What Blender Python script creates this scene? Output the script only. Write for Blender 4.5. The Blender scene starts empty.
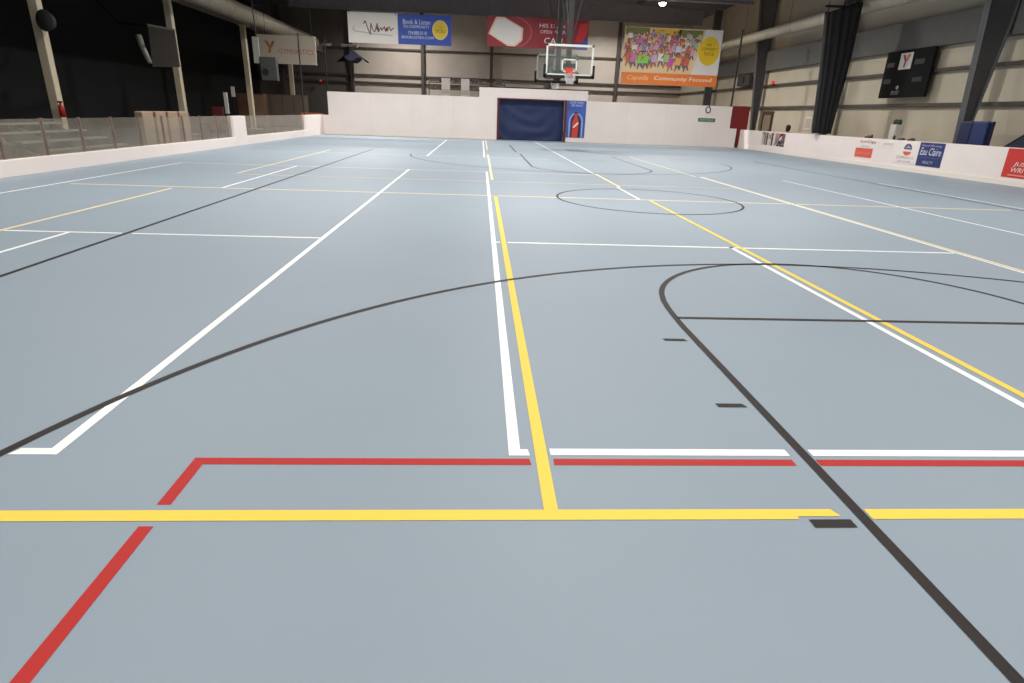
import bpy, math, random
from mathutils import Matrix, Vector
S = bpy.context.scene
COL = S.collection
PI = math.pi

# ------------------------------------------------------------------ materials
def lin(c):
    r = []
    for v in c[:3]:
        v = v / 255.0
        r.append(v / 12.92 if v <= 0.04045 else ((v + 0.055) / 1.055) ** 2.4)
    return (r[0], r[1], r[2], 1.0)

_m = {}
def mat(name, c, rough=0.6, metal=0.0, var=0.0, scale=3.0, bump=0.0, spec=0.5, emit=0.0, emitc=None):
    if name in _m: return _m[name]
    m = bpy.data.materials.new(name); m.use_nodes = True
    nt = m.node_tree; b = nt.nodes['Principled BSDF']
    b.inputs['Roughness'].default_value = rough
    b.inputs['Metallic'].default_value = metal
    b.inputs['Specular IOR Level'].default_value = spec
    L = lin(c)
    b.inputs['Base Color'].default_value = L
    if var > 0 or bump > 0:
        tc = nt.nodes.new('ShaderNodeTexCoord')
        n = nt.nodes.new('ShaderNodeTexNoise'); n.inputs['Scale'].default_value = scale
        n.inputs['Detail'].default_value = 4.0
        nt.links.new(tc.outputs['Object'], n.inputs['Vector'])
        if var > 0:
            cr = nt.nodes.new('ShaderNodeValToRGB')
            cr.color_ramp.elements[0].position = 0.3; cr.color_ramp.elements[1].position = 0.7
            cr.color_ramp.elements[0].color = tuple(max(0, x * (1 - var)) for x in L[:3]) + (1,)
            cr.color_ramp.elements[1].color = tuple(min(1, x * (1 + var)) for x in L[:3]) + (1,)
            nt.links.new(n.outputs['Fac'], cr.inputs['Fac']); nt.links.new(cr.outputs['Color'], b.inputs['Base Color'])
        if bump > 0:
            bp = nt.nodes.new('ShaderNodeBump'); bp.inputs['Strength'].default_value = bump; bp.inputs['Distance'].default_value = 0.02
            nt.links.new(n.outputs['Fac'], bp.inputs['Height']); nt.links.new(bp.outputs['Normal'], b.inputs['Normal'])
    if emit > 0:
        b.inputs['Emission Color'].default_value = lin(emitc or c)
        b.inputs['Emission Strength'].default_value = emit
    _m[name] = m
    return m

def ribbed(name, c, axis, pitch, depth=0.25, rough=0.6, dark=0.12):
    """painted sheet metal with narrow vertical ribs every `pitch` metres along an axis"""
    if name in _m: return _m[name]
    m = mat(name, c, rough, var=0.06, scale=0.6)
    nt = m.node_tree; b = nt.nodes['Principled BSDF']
    tc = nt.nodes.new('ShaderNodeTexCoord'); sp = nt.nodes.new('ShaderNodeSeparateXYZ')
    nt.links.new(tc.outputs['Object'], sp.inputs[0])
    mu = nt.nodes.new('ShaderNodeMath'); mu.operation = 'MULTIPLY'; mu.inputs[1].default_value = 2 * PI / pitch
    nt.links.new(sp.outputs[axis], mu.inputs[0])
    si = nt.nodes.new('ShaderNodeMath'); si.operation = 'SINE'; nt.links.new(mu.outputs[0], si.inputs[0])
    pw = nt.nodes.new('ShaderNodeMath'); pw.operation = 'GREATER_THAN'; pw.inputs[1].default_value = 0.9
    nt.links.new(si.outputs[0], pw.inputs[0])
    bp = nt.nodes.new('ShaderNodeBump'); bp.inputs['Strength'].default_value = depth; bp.inputs['Distance'].default_value = 0.03
    nt.links.new(pw.outputs[0], bp.inputs['Height']); nt.links.new(bp.outputs['Normal'], b.inputs['Normal'])
    return m

def glassy(name, tint, haze, hazec, ior=1.45):
    if name in _m: return _m[name]
    m = bpy.data.materials.new(name); m.use_nodes = True; nt = m.node_tree
    nt.nodes.clear(); N = nt.nodes.new
    out = N('ShaderNodeOutputMaterial'); tr = N('ShaderNodeBsdfTransparent'); tr.inputs[0].default_value = lin(tint)
    df = N('ShaderNodeBsdfDiffuse'); df.inputs[0].default_value = lin(hazec)
    tx = N('ShaderNodeTexCoord'); no = N('ShaderNodeTexNoise'); no.inputs['Scale'].default_value = 2.2
    nt.links.new(tx.outputs['Object'], no.inputs['Vector'])
    mr = N('ShaderNodeMapRange'); mr.inputs['From Min'].default_value = .3; mr.inputs['From Max'].default_value = .7
    mr.inputs['To Min'].default_value = haze * .8; mr.inputs['To Max'].default_value = haze * 1.2
    nt.links.new(no.outputs['Fac'], mr.inputs['Value'])
    mx = N('ShaderNodeMixShader'); nt.links.new(mr.outputs[0], mx.inputs[0])
    nt.links.new(tr.outputs[0], mx.inputs[1]); nt.links.new(df.outputs[0], mx.inputs[2])
    gl = N('ShaderNodeBsdfGlossy'); gl.inputs['Roughness'].default_value = 0.08
    fr = N('ShaderNodeFresnel'); fr.inputs['IOR'].default_value = ior
    ge = N('ShaderNodeNewGeometry'); iv = N('ShaderNodeMath'); iv.operation = 'SUBTRACT'; iv.inputs[0].default_value = 1.0
    nt.links.new(ge.outputs['Backfacing'], iv.inputs[1]); mf = N('ShaderNodeMath'); mf.operation = 'MULTIPLY'
    nt.links.new(fr.outputs[0], mf.inputs[0]); nt.links.new(iv.outputs[0], mf.inputs[1])
    m2 = N('ShaderNodeMixShader'); nt.links.new(mf.outputs[0], m2.inputs[0])
    nt.links.new(mx.outputs[0], m2.inputs[1]); nt.links.new(gl.outputs[0], m2.inputs[2])
    nt.links.new(m2.outputs[0], out.inputs[0])
    _m[name] = m
    return m

WHITE = mat('board_white', (240, 228, 222), 0.5, var=0.02, scale=1.2)
CREAMSTEEL = mat('cream_steel', (212, 198, 172), 0.5, var=0.08, scale=2)
DARKSTEEL = mat('dark_grey_steel', (92, 92, 94), 0.55, var=0.06, scale=1.5)
GIRT = mat('girt_brown_grey', (88, 80, 74), 0.6)
BLACK = mat('black_metal', (26, 25, 26), 0.5)

# ------------------------------------------------------------------ mesh helper
class MB:
    def __init__(s): s.v = []; s.f = []; s.mi = []; s.mats = []; s.cur = 0
    def use(s, m):
        if m not in s.mats: s.mats.append(m)
        s.cur = s.mats.index(m); return s
    def face(s, idx): s.f.append(idx); s.mi.append(s.cur)
    def poly(s, pts):
        b = len(s.v); s.v += [tuple(p) for p in pts]; s.face(list(range(b, b + len(pts)))); return s
    def box(s, x0, x1, y0, y1, z0, z1):
        b = len(s.v)
        s.v += [(x0,y0,z0),(x1,y0,z0),(x1,y1,z0),(x0,y1,z0),(x0,y0,z1),(x1,y0,z1),(x1,y1,z1),(x0,y1,z1)]
        for q in ((0,3,2,1),(4,5,6,7),(0,1,5,4),(1,2,6,5),(2,3,7,6),(3,0,4,7)): s.face([b + i for i in q])
        return s
    def prism(s, pts, off):
        """polygon pts (3-D) extruded by vector off"""
        b = len(s.v); n = len(pts)
        s.v += [tuple(p) for p in pts] + [tuple(p[i] + off[i] for i in range(3)) for p in pts]
        s.face([b + i for i in range(n)][::-1]); s.face([b + n + i for i in range(n)])
        for i in range(n): s.face([b + i, b + (i + 1) % n, b + n + (i + 1) % n, b + n + i])
        return s
    def rings(s, rings, cap=True, closed=False):
        b = len(s.v); n = len(rings[0])
        for r in rings: s.v += [tuple(p) for p in r]
        k = len(rings)
        for a in range(k if closed else k - 1):
            a2 = (a + 1) % k
            for i in range(n):
                s.face([b + a*n + i, b + a*n + (i+1) % n, b + a2*n + (i+1) % n, b + a2*n + i])
        if cap and not closed:
            s.face([b + i for i in range(n)][::-1]); s.face([b + (k-1)*n + i for i in range(n)])
        return s
    def tube(s, pts, r, n=8, r2=None, closed=False):
        pts = [Vector(p) for p in pts]; R = []; k = len(pts)
        up = None
        for i, p in enumerate(pts):
            if closed: d = (pts[(i+1) % k] - pts[i-1]).normalized()
            else: d = (pts[min(i+1, k-1)] - pts[max(i-1, 0)]).normalized()
            if up is None or abs(up.dot(d)) > .95:
                up = Vector((0,0,1)) if abs(d.z) < .9 else Vector((1,0,0))
            a = d.cross(up).normalized(); c = a.cross(d).normalized(); up = c
            rr = r if r2 is None else r + (r2 - r) * i / max(1, k-1)
            R.append([p + a*math.cos(2*PI*j/n)*rr + c*math.sin(2*PI*j/n)*rr for j in range(n)])
        return s.rings(R, cap=True, closed=closed)
    def lathe(s, cx, cy, prof, n=20):
        return s.rings([[(cx + r*math.cos(2*PI*j/n), cy + r*math.sin(2*PI*j/n), z) for j in range(n)] for r, z in prof])
    def build(s, name, m=None, parent=None, bevel=0, smooth=False):
        off = Vector((0,0,0))
        q = parent
        while q is not None: off += q.location; q = q.parent
        me = bpy.data.meshes.new(name)
        me.from_pydata([tuple(Vector(p) - off) for p in s.v], [], s.f)
        if m is not None and not s.mats: me.materials.append(m)
        else:
            for k in s.mats: me.materials.append(k)
            for p, i in zip(me.polygons, s.mi): p.material_index = i
        if smooth:
            for p in me.polygons: p.use_smooth = True
        me.update()
        o = bpy.data.objects.new(name, me); COL.objects.link(o)
        if parent is not None: o.parent = parent
        if bevel:
            bv = o.modifiers.new('bevel', 'BEVEL'); bv.width = bevel; bv.segments = 2; bv.limit_method = 'ANGLE'
        return o

def tag(o, label=None, cat=None, group=None, kind=None):
    if label: o['label'] = label
    if cat: o['category'] = cat
    if group: o['group'] = group
    if kind: o['kind'] = kind
    return o
def thing(name, loc, label, cat, group=None):
    o = bpy.data.objects.new(name, None); COL.objects.link(o); o.location = loc
    o.empty_display_size = 0.2
    return tag(o, label, cat, group)

# flat-print helpers: u,v in metres on a plane
def onback(Y):  return lambda u, v, l=0: (u, Y - .002*l, v)        # faces the court (-Y)
def onright(X): return lambda u, v, l=0: (X - .004*l, -u, v)       # faces the court (-X); u runs to the viewer's right
def rect(mb, f, u0, u1, v0, v1, l=0): mb.poly([f(u0,v0,l), f(u1,v0,l), f(u1,v1,l), f(u0,v1,l)])
def disc(mb, f, u, v, ru, rv, l=0, n=24): mb.poly([f(u+ru*math.cos(2*PI*i/n), v+rv*math.sin(2*PI*i/n), l) for i in range(n)])
def text(body, f, u0, u1, v0, v1, l, m, parent, name='lettering', shear=0, label=None):
    cu = bpy.data.curves.new('t', 'FONT'); cu.body = body; cu.shear = shear; cu.resolution_u = 2
    ob = bpy.data.objects.new('t', cu); COL.objects.link(ob)
    me = bpy.data.meshes.new_from_object(ob); bpy.data.objects.remove(ob); bpy.data.curves.remove(cu)
    xs = [v.co.x for v in me.vertices]; ys = [v.co.y for v in me.vertices]
    x0, x1, y0, y1 = min(xs), max(xs), min(ys), max(ys)
    mb = MB()
    mb.v = [f(u0 + (v.co.x-x0)/(x1-x0)*(u1-u0), v0 + (v.co.y-y0)/(y1-y0)*(v1-v0), l) for v in me.vertices]
    for p in me.polygons: mb.face(list(p.vertices))
    bpy.data.meshes.remove(me)
    o = mb.build(name, m, parent)
    if label: o['label'] = label
    return o

# ================================================================== SETTING
XW = 18.6; XL = -20.0; YB = -14.0; YG = 60.0
fm = mat('court_floor_blue', (144, 157, 168), 0.58, var=0.02, scale=0.8, spec=0.5)
nt = fm.node_tree
n2 = nt.nodes.new('ShaderNodeTexNoise'); n2.inputs['Scale'].default_value = 260; n2.inputs['Detail'].default_value = 2
tc = nt.nodes.new('ShaderNodeTexCoord'); nt.links.new(tc.outputs['Object'], n2.inputs['Vector'])
bp = nt.nodes.new('ShaderNodeBump'); bp.inputs['Strength'].default_value = .25; bp.inputs['Distance'].default_value = .002
nt.links.new(n2.outputs['Fac'], bp.inputs['Height']); nt.links.new(bp.outputs['Normal'], nt.nodes['Principled BSDF'].inputs['Normal'])
concrete = mat('concrete_dimmed', (70, 66, 62), 0.8, var=0.15, scale=1.0)  # darkened so the neighbouring hall's floor looks unlit
mb = MB(); mb.use(fm).box(-9.2, 15.8, YB, 38.2, -.2, 0)
mb.use(concrete).box(XL, -9.2, YB, YG, -.2, 0); mb.box(15.8, XW, YB, YG, -.2, 0); mb.box(-9.2, 15.8, 38.2, YG, -.2, 0)
floor = tag(mb.build('floor'), kind='structure')

yel = mat('line_yellow', (248, 212, 84), 0.6, spec=.3); yel_glare = mat('line_yellow_glare', (240, 222, 172), 0.55)  # the paler yellow has grazing floor reflection mixed into its colour
whi = mat('line_white', (250, 250, 246), 0.45); red = mat('line_red', (184, 46, 42), 0.65, spec=.3)
blk = mat('line_black', (44, 38, 36), 0.6, spec=.3)
Z = {'r': .0012, 'w': .0016, 'y': .002, 'b': .0026}
MT = {'r': red, 'w': whi, 'y': yel, 'o': yel_glare, 'b': blk}
NM = {'r': 'red_court_line', 'w': 'white_court_line', 'y': 'yellow_court_line', 'o': 'yellow_court_line', 'b': 'black_court_line'}
def line(c, polys, label=None):
    z = Z['y' if c == 'o' else c]; mb = MB()
    for p in polys:
        pts = [(x, y, z) for x, y in p]
        mb.poly(pts)
    o = mb.build(NM[c], MT[c], floor)
    if label: o['label'] = label
    return o
def vl(x, y0, y1, w=.056): return [(x-w/2,y0),(x+w/2,y0),(x+w/2,y1),(x-w/2,y1)]
def hl(y, x0, x1, w=.056): return [(x0,y-w/2),(x1,y-w/2),(x1,y+w/2),(x0,y+w/2)]
def ribbon(pts, w=.05):
    V = [Vector((x, y)) for x, y in pts]; Lf = []; Rt = []
    for i, p in enumerate(V):
        d = (V[min(i+1, len(V)-1)] - V[max(i-1, 0)]).normalized(); n = Vector((-d.y, d.x)) * w/2
        Lf.append(tuple(p+n)); Rt.append(tuple(p-n))
    return [[Lf[i], Rt[i], Rt[i+1], Lf[i+1]] for i in range(len(V)-1)]
def arcp(cx, cy, r, a0, a1, w=.05, n=48):
    P = []
    for i in range(n):
        a = math.radians(a0 + (a1-a0)*i/n); b = math.radians(a0 + (a1-a0)*(i+1)/n)
        P.append([(cx+(r-w/2)*math.cos(a), cy+(r-w/2)*math.sin(a)), (cx+(r+w/2)*math.cos(a), cy+(r+w/2)*math.sin(a)),
                  (cx+(r+w/2)*math.cos(b), cy+(r+w/2)*math.sin(b)), (cx+(r-w/2)*math.cos(b), cy+(r-w/2)*math.sin(b))])
    return P
# near yellow cross line with the notch left for the black lane mark
line('y', [hl(1.986, -9, 1.315, .066), [(1.315,1.972),(1.50,1.972),(1.48,2.019),(1.315,2.019)], hl(1.986, 1.625, 15.6, .066)],
     'bright yellow line crossing the foreground')
line('y', [vl(.308, 2.018, 11.88, .058)], 'long yellow line running up the middle')
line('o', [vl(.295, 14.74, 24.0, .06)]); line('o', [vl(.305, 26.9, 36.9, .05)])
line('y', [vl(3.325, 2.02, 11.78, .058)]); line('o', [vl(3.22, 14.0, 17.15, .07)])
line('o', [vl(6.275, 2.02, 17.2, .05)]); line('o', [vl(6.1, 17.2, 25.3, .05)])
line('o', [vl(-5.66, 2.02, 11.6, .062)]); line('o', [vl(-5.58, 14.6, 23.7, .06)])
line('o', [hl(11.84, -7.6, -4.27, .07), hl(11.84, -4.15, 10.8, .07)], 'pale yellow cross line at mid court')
line('o', [hl(14.4, -5.6, 6.2, .045)])
# red
line('r', [[(-1.208,2.403),(.249,2.403),(.255,2.349),(-1.208,2.349)], hl(2.376, .360, 1.506, .054), hl(2.376, 1.622, 15.6, .054),
           [(-1.263,2.403),(-1.263,2.056),(-1.208,2.056),(-1.208,2.403)], [(-1.263,1.922),(-1.208,1.922),(-1.208,-9),(-1.263,-9)]],
     'red line turning a corner at the left of the foreground')
# white
line('w', [vl(-1.905, 2.425, 16.8), [(-2.09,2.425),(-1.933,2.425),(-1.933,2.48),(-2.065,2.48)]], 'long white line left of the middle')
line('w', [vl(-1.87, 22.1, 35.2)])
line('w', [vl(.183, 2.43, 16.8), [(.211,2.43),(.254,2.43),(.247,2.486),(.211,2.486)]], 'long white line beside the yellow middle line')
line('w', [vl(.148, 22.4, 35.6)])
line('w', [hl(2.464, .352, 1.514, .058), hl(2.464, 1.63, 15.6, .058)])
line('w', [vl(3.205, 2.49, 7.41)]); line('w', [vl(3.15, 11.9, 14.0)]); line('w', [vl(3.18, 17.15, 37.7, .045)])
line('w', [vl(6.205, 2.49, 17.2, .05)]); line('w', [vl(8.475, 2.49, 16.9)]); line('w', [vl(11.33, 2.49, 17.0, .05)])
line('w', [vl(-7.81, 2.46, 16.75)]); line('w', [vl(-4.87, 2.46, 7.36)]); line('w', [vl(-4.86, 11.9, 16.8)])
line('w', [hl(7.385, -5.62, -4.27), hl(7.385, -4.15, -1.93), hl(7.385, .21, .262), hl(7.385, .355, 6.16)], 'white cross line beyond the black arc')
line('w', [hl(16.8, -7.8, 3.2, .04)]); line('w', [hl(22.3, -7.8, 3.2, .035)])
# black basketball court
CX = 3.43
line('b', [vl(CX-7.65, -1.2, 24.8, .05)], 'black sideline at the left'); line('b', [vl(CX+7.65, -1.2, 24.8, .05)])
fc = [(3.375+1.75*math.cos(math.radians(a)), 4.78+1.75*math.sin(math.radians(a))) for a in range(166, 3, -4)]
line('b', ribbon([(1.59,-1.2),(1.59,4.3),(1.598,4.55),(1.614,4.8),(1.636,5.0)] + fc + [(5.16,4.55)], .05), 'black lane line curving into the free throw circle')
line('b', [vl(CX+1.84, -1.2, 4.5, .05)]); line('b', [hl(4.525, CX-1.82, CX+1.82, .05)], 'black free throw line')
line('b', [vl(3.36-5.733, -1.2, .756, .05), vl(3.36+5.733, -1.2, .756, .05)] + arcp(3.36, .756, 5.733, 0, 180, n=96), 'wide black three point arc')
for y in (4.013, 2.967): line('b', [[(1.351,y+.022),(1.505,y+.022),(1.522,y-.022),(1.356,y-.022)]], 'short black lane mark')
line('b', [[(1.353,1.951),(1.528,1.951),(1.528,1.9),(1.353,1.9)]], 'thick short black lane mark')
line('b', arcp(3.3, 11.85, 1.78, 0, 360, w=.045), 'black centre circle')
line('b', [vl(CX-1.84, 19.1, 24.8, .05)] + arcp(CX, 19.1, 1.84, 180, 360)); line('b', [vl(CX+1.84, 19.1, 24.8, .05)])
line('b', arcp(3.25, 23.0, 5.75, 180, 360, w=.04, n=96)); line('b', [vl(CX-1.95, 26.0, 32.0, .05)])

side = ribbed('side_wall_panel', (205, 194, 172), 1, .3)
gab = ribbed('gable_wall_panel', (214, 202, 190), 0, .3)
gdk = ribbed('gable_panel_dimmed', (112, 106, 100), 0, .3)  # left bay: dim light put into a darker panel colour
w = MB().box(XW, XW+.2, YB, YG, 0, 9.5).build('wall_right', side); tag(w, kind='structure')
for zc in (2.42, 3.73): MB().box(XW-.2, XW, YB, YG, zc-.06, zc+.06).build('wall_girt', GIRT, w)
for zc in (7.2,): MB().box(XW-.2, XW, YB, YG, zc-.05, zc+.05).build('wall_girt', mat('girt_pale', (180,170,150), .6), w)
o = MB().box(XW-.3, XW-.02, YB, YG, 4.62, 5.75).build('grey_band', mat('grey_band', (104, 102, 98), 0.8, var=.06), w); o['label'] = 'grey insulated band along the upper side wall'
wf = MB().use(gab).box(-11.6, XW, YG, YG+.2, 0, 10.6).use(gdk).box(XL, -11.6, YG, YG+.2, 0, 10.6).build('wall_far'); tag(wf, kind='structure')
for zc in (3.7, 4.32, 6.5): MB().box(XL, XW, YG-.2, YG, zc-.07, zc+.07).build('wall_girt', GIRT, wf)
for xc in (-17.8, -11.6, -5.3, .9, 6.4, 12.4): MB().box(xc-.14, xc+.14, YG-.45, YG-.2, 0, 9.6).build('wall_column', GIRT, wf)
drape = mat('unlit_hall_black', (20, 20, 22), 0.9, var=.2, scale=.5)  # near-black colour stands for the unlit depth of the neighbouring hall
tag(MB().box(XL-.2, XL, YB, YG, 0, 10.4).build('wall_left', drape), kind='structure')
tag(MB().box(XL, XW, YB-.2, YB, 0, 10.6).build('wall_back', mat('back_wall', (205,198,188), .7)), kind='structure')
ceil = mat('ceiling_insulation', (128, 128, 136), 0.85, var=.12, scale=.35)
mb = MB().use(ceil)
mb.prism([(XL,YB,9.7),(2,YB,10.4),(XW+.2,YB,9.5),(XW+.2,YB,9.7),(2,YB,10.6),(XL,YB,9.9)], (0, YG-YB, 0))
cl = tag(mb.build('ceiling'), kind='structure')
for i, x in enumerate((-12, -7, -2, 7, 12)):
    z = 10.4 - (abs(x-2))*(.045 if x < 2 else .054)
    MB().box(x-.05, x+.05, YB, YG, z-.28, z-.02).build('purlin', mat('purlin_grey', (96,96,98), .7), cl)
d = MB().use(mat('door_tan', (140,122,104), .6)).box(XW-.08, XW, 39.95, 41.1, 0, 2.08).build('door_1'); tag(d, kind='structure')
MB().use(mat('door_frame_brown', (84,66,54), .6)).box(XW-.14, XW, 39.85, 39.95, 0, 2.2).box(XW-.14, XW, 41.1, 41.22, 0, 2.2).box(XW-.14, XW, 39.95, 41.1, 2.02, 2.2).build('door_frame', None, d)
MB().tube([(XW-.16,40.1,1.0),(XW-.05,40.1,1.0)], .03).build('door_handle', BLACK, d)

def ceilz(x): return 9.7 + .7*(x+20)/22 if x < 2 else 10.4 - .9*(x-2)/16.8
# ------------------------------------------------------------------ steel frames
def tapered_column(y, lab, L, R):
    t = thing('steel_column', (17.8, y, 0), lab, 'column', 'tapered steel columns along the side wall')
    MB().prism([(L(0),y-.01,0),(R(0),y-.01,0),(R(5),y-.01,5),(R(9.4),y-.01,9.4),(L(9.4),y-.01,9.4)], (0,.03,0)).build('web', DARKSTEEL, t)
    for f, n, s in ((L, 'inner_flange', 1), (R, 'outer_flange', -1)):
        zs = [0, 5, 9.4]
        for a, b in zip(zs, zs[1:]):
            if n == 'inner_flange' and a == 5: continue
            if n == 'inner_flange': a, b = 0, 9.4
            MB().prism([(f(a),y-.13,a),(f(a)+s*.025,y-.13,a),(f(b)+s*.025,y-.13,b),(f(b),y-.13,b)], (0,.28,0)).build(n, DARKSTEEL, t)
    MB().box(L(0)-.05, R(0)+.1, y-.2, y+.2, 0, .03).build('base_plate', DARKSTEEL, t)
    return t
tapered_column(22.4, 'dark grey tapered steel column rising at the right edge behind the navy mat', lambda z: 17.52-.052*z, lambda z: min(18.38, 17.6+.125*z))
tapered_column(32.3, 'dark grey tapered steel column hidden behind the gathered black curtain', lambda z: 17.7, lambda z: min(18.38, 17.9+.1*z))
tapered_column(41.6, 'dark grey tapered steel column between the red pad and the black curtain', lambda z: 18.08-.09*z, lambda z: min(18.38, 18.25+.1*z))
tapered_column(51.0, 'dark grey tapered steel column farthest away, behind the crowd picture banner', lambda z: 17.83, lambda z: 18.38)
for y, lab in ((41.6, 'dark roof beam nearer to the camera, above the hanging banners'), (51.0, 'dark roof beam farther back, along the top of the far wall')):
    t = thing('roof_beam', (2, y, 8.4), lab, 'beam', 'roof beams across the hall')
    MB().prism([(-14.3,y-.01,8.35),(16.9,y-.01,8.35),(16.9,y-.01,9.3),(2,y-.01,10.0),(-14.3,y-.01,9.4)], (0,.03,0)).build('web', mat('beam_grey', (132, 131, 140), .7, var=.06), t)
    MB().box(-14.3, 16.9, y-.15, y+.15, 8.32, 8.37).build('bottom_flange', mat('beam_grey', (132, 131, 140), .7, var=.06), t)
# cream posts of the neighbouring hall
plab = ['cream steel post nearest at the left, with a dark loudspeaker near its top', 'cream steel post behind the folded grey backboard',
        'cream steel post left of the gymnastics sign', 'cream steel post under the gymnastics sign, farthest of the row']
for y, lab in zip((22.8, 32.1, 41.5, 50.8), plab):
    t = thing('steel_post', (-14.5, y, 0), lab, 'post', 'cream posts along the left side')
    MB().box(-14.65, -14.36, y-.14, y+.14, .03, 5.9).build('shaft', CREAMSTEEL, t, bevel=.02)
    MB().box(-14.75, -14.05, y-.3, y+.3, 0, .03).build('base_plate', CREAMSTEEL, t)
    MB().box(-14.7, -14.1, y-.25, y+.25, 5.9, 5.95).build('cap_plate', CREAMSTEEL, t)
bt = MB().box(-14.75, -14.05, 10, 59.5, 5.95, 6.6).build('eave_beam', mat('beam_taupe', (120,112,104), .7, var=.08)); tag(bt, 'long taupe grey beam resting on the row of cream posts', 'beam')
# air ducts
def duct(x, z, r, y0, y1, lab, mname, c, hz):
    t = thing('air_duct', (x, (y0+y1)/2, z), lab, 'duct')
    MB().tube([(x, y0+i*(y1-y0)/10, z) for i in range(11)], r, 28).build('pipe', mat(mname, c, .4, metal=.25, var=.08, scale=1.5), t, smooth=True)
    y = y0 + 1.2
    while y < y1-.5:
        MB().tube([(x,y,z),(x,y+.05,z)], r+.02, 28).build('seam_ring', _m[mname], t); y += 3.05
    y = y0+2.0
    while y < y1:
        MB().tube([(x,y,z+r),(x,y,ceilz(x))], .012, 6).build('hanger', DARKSTEEL, t); y += 6.1
duct(16.9, 6.42, .27, 16, 59.3, 'round pale metal air duct high along the right side', 'duct_silver', (214,206,186), 9.55)
duct(-13.1, 6.12, .45, 16, 52.5, 'wide cream round air duct above the posts at the left', 'duct_cream', (156,148,132), 9.7)

# ================================================================== RINK BOARDS
PST = mat('post_wood_pink', (120,94,84), .6, var=.1, scale=6)
glz = glassy('rink_glass', (232,232,226), .15, (204,190,172))
t = thing('rink_board', (-9.25, 12, 0), 'long low white rink board with clear panels along the left side', 'rink board')
MB().box(-9.35, -9.15, YB+.1, 24.1, 0, .32).build('kick_panel', WHITE, t, bevel=.01)
MB().box(-9.35, -9.15, 24.1, 25.36, 0, 1.06).build('gate_panel', WHITE, t, bevel=.01)
MB().box(-9.35, -9.15, 25.36, 33.9, 0, .32).build('kick_panel', WHITE, t, bevel=.01)
MB().box(-9.35, -9.15, 33.9, 37.78, 0, 1.06).build('end_panel', WHITE, t, bevel=.01)
ys = [12.65 + 1.275*k for k in range(-8, 9)]
for y in ys: MB().box(-9.29, -9.235, y-.022, y+.022, .32, 1.08).build('glass_post', PST, t)
prev = ys[0]
for a, b in list(zip(ys, ys[1:])) + [(ys[-1], 24.1)]:
    if b - a > .2: MB().box(-9.256, -9.244, a+.036, b-.036 if b < 24 else b, .32, 1.06).build('glass_pane', glz, t)
k = 25.36
while k < 33.8:
    MB().box(-9.256, -9.244, k, min(k+1.2, 33.9), .32, 1.06).build('glass_pane', glz, t)
    if k > 25.5: MB().box(-9.27, -9.24, k-.012, k+.015, .32, 1.06).build('glass_post', PST, t)
    k += 1.22

t = thing('rink_board', (4, 37.9, 0), 'tall white rink board across the far end with a curtained doorway', 'rink board')
p = MB()
p.box(-8.85, -.1, 37.8, 38.0, 0, 2.33); p.box(-.1, 1.0, 37.8, 38.0, 0, 2.87); p.box(1.0, 5.06, 37.8, 38.0, 2.33, 2.87)
p.box(5.06, 6.28, 37.8, 38.0, 0, 2.87); p.box(6.28, 15.05, 37.8, 38.0, 0, 2.33); p.box(15.05, 15.5, 37.8, 38.0, 0, 1.1)
p.box(-9.35, -8.85, 37.8, 38.0, 0, 1.06)
p.build('board_panel', WHITE, t)
for xs in (-6.4, -4.0, -1.6, 8.7, 11.1, 13.5): MB().box(xs-.01, xs+.01, 37.79, 37.8, .12, 2.33).build('panel_seam', mat('seam_grey', (228,218,212), .6), t)
MB().box(-9.1, 1.0, 37.77, 37.8, 0, .1).box(5.06, 15.5, 37.77, 37.8, 0, .1).build('kick_strip', mat('kick_cream', (236,226,214), .5), t)
fr = mat('frame_maroon', (92,34,42), .6)
MB().box(.96, 1.08, 37.74, 37.8, 0, 2.33).box(4.94, 5.08, 37.74, 37.8, 0, 2.33).box(1.08, 4.94, 37.74, 37.8, 2.27, 2.33).build('door_frame', fr, t)
MB().box(13.04, 14.08, 37.77, 37.8, 1.43, 1.63).build('green_plaque', mat('plaque_green', (66,112,86), .5), t)
text('EXIT ONLY', onback(37.76), 13.15, 13.97, 1.48, 1.58, 0, mat('print_pale', (200,214,204), .5), t)
ring = [(13.57+.14*math.cos(a*PI/10), 37.78, 2.1+.17*math.sin(a*PI/10)) for a in range(20)]
MB().tube(ring, .028, 6, closed=True).build('hook_ring', BLACK, t)
MB().tube([(13.6,37.78,2.27),(13.68,37.8,2.36)], .02, 6).build('hook', BLACK, t)

# curtain in the doorway (navy, sagging folds)
mb = MB(); nx, nz = 60, 44; base = 0
for j in range(nz+1):
    for i in range(nx+1):
        u = i/nx; v = j/nz; x = 1.06 + u*3.9; z = .02 + v*2.28
        s = v - .55*(2*u-1.05)**2*.42
        y = 38.12 + .03*math.sin(s*17 + 2.6*math.sin(u*4.3) + 1.2*math.sin(u*9+v*5))*(1-v*.85)*(.5+.5*math.sin(u*3.2+.3)) + .012*math.sin(u*38)*v
        mb.v.append((x, y, z))
for j in range(nz):
    for i in range(nx): a = j*(nx+1)+i; mb.face([a, a+1, a+nx+2, a+nx+1])
nav = mat('curtain_navy', (26,42,84), .55)
o = mb.build('doorway_curtain', nav, smooth=True); sm = o.modifiers.new('thick','SOLIDIFY'); sm.thickness = .01
tag(o, 'shiny navy blue curtain hanging in the doorway of the far white board', 'curtain')

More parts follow.
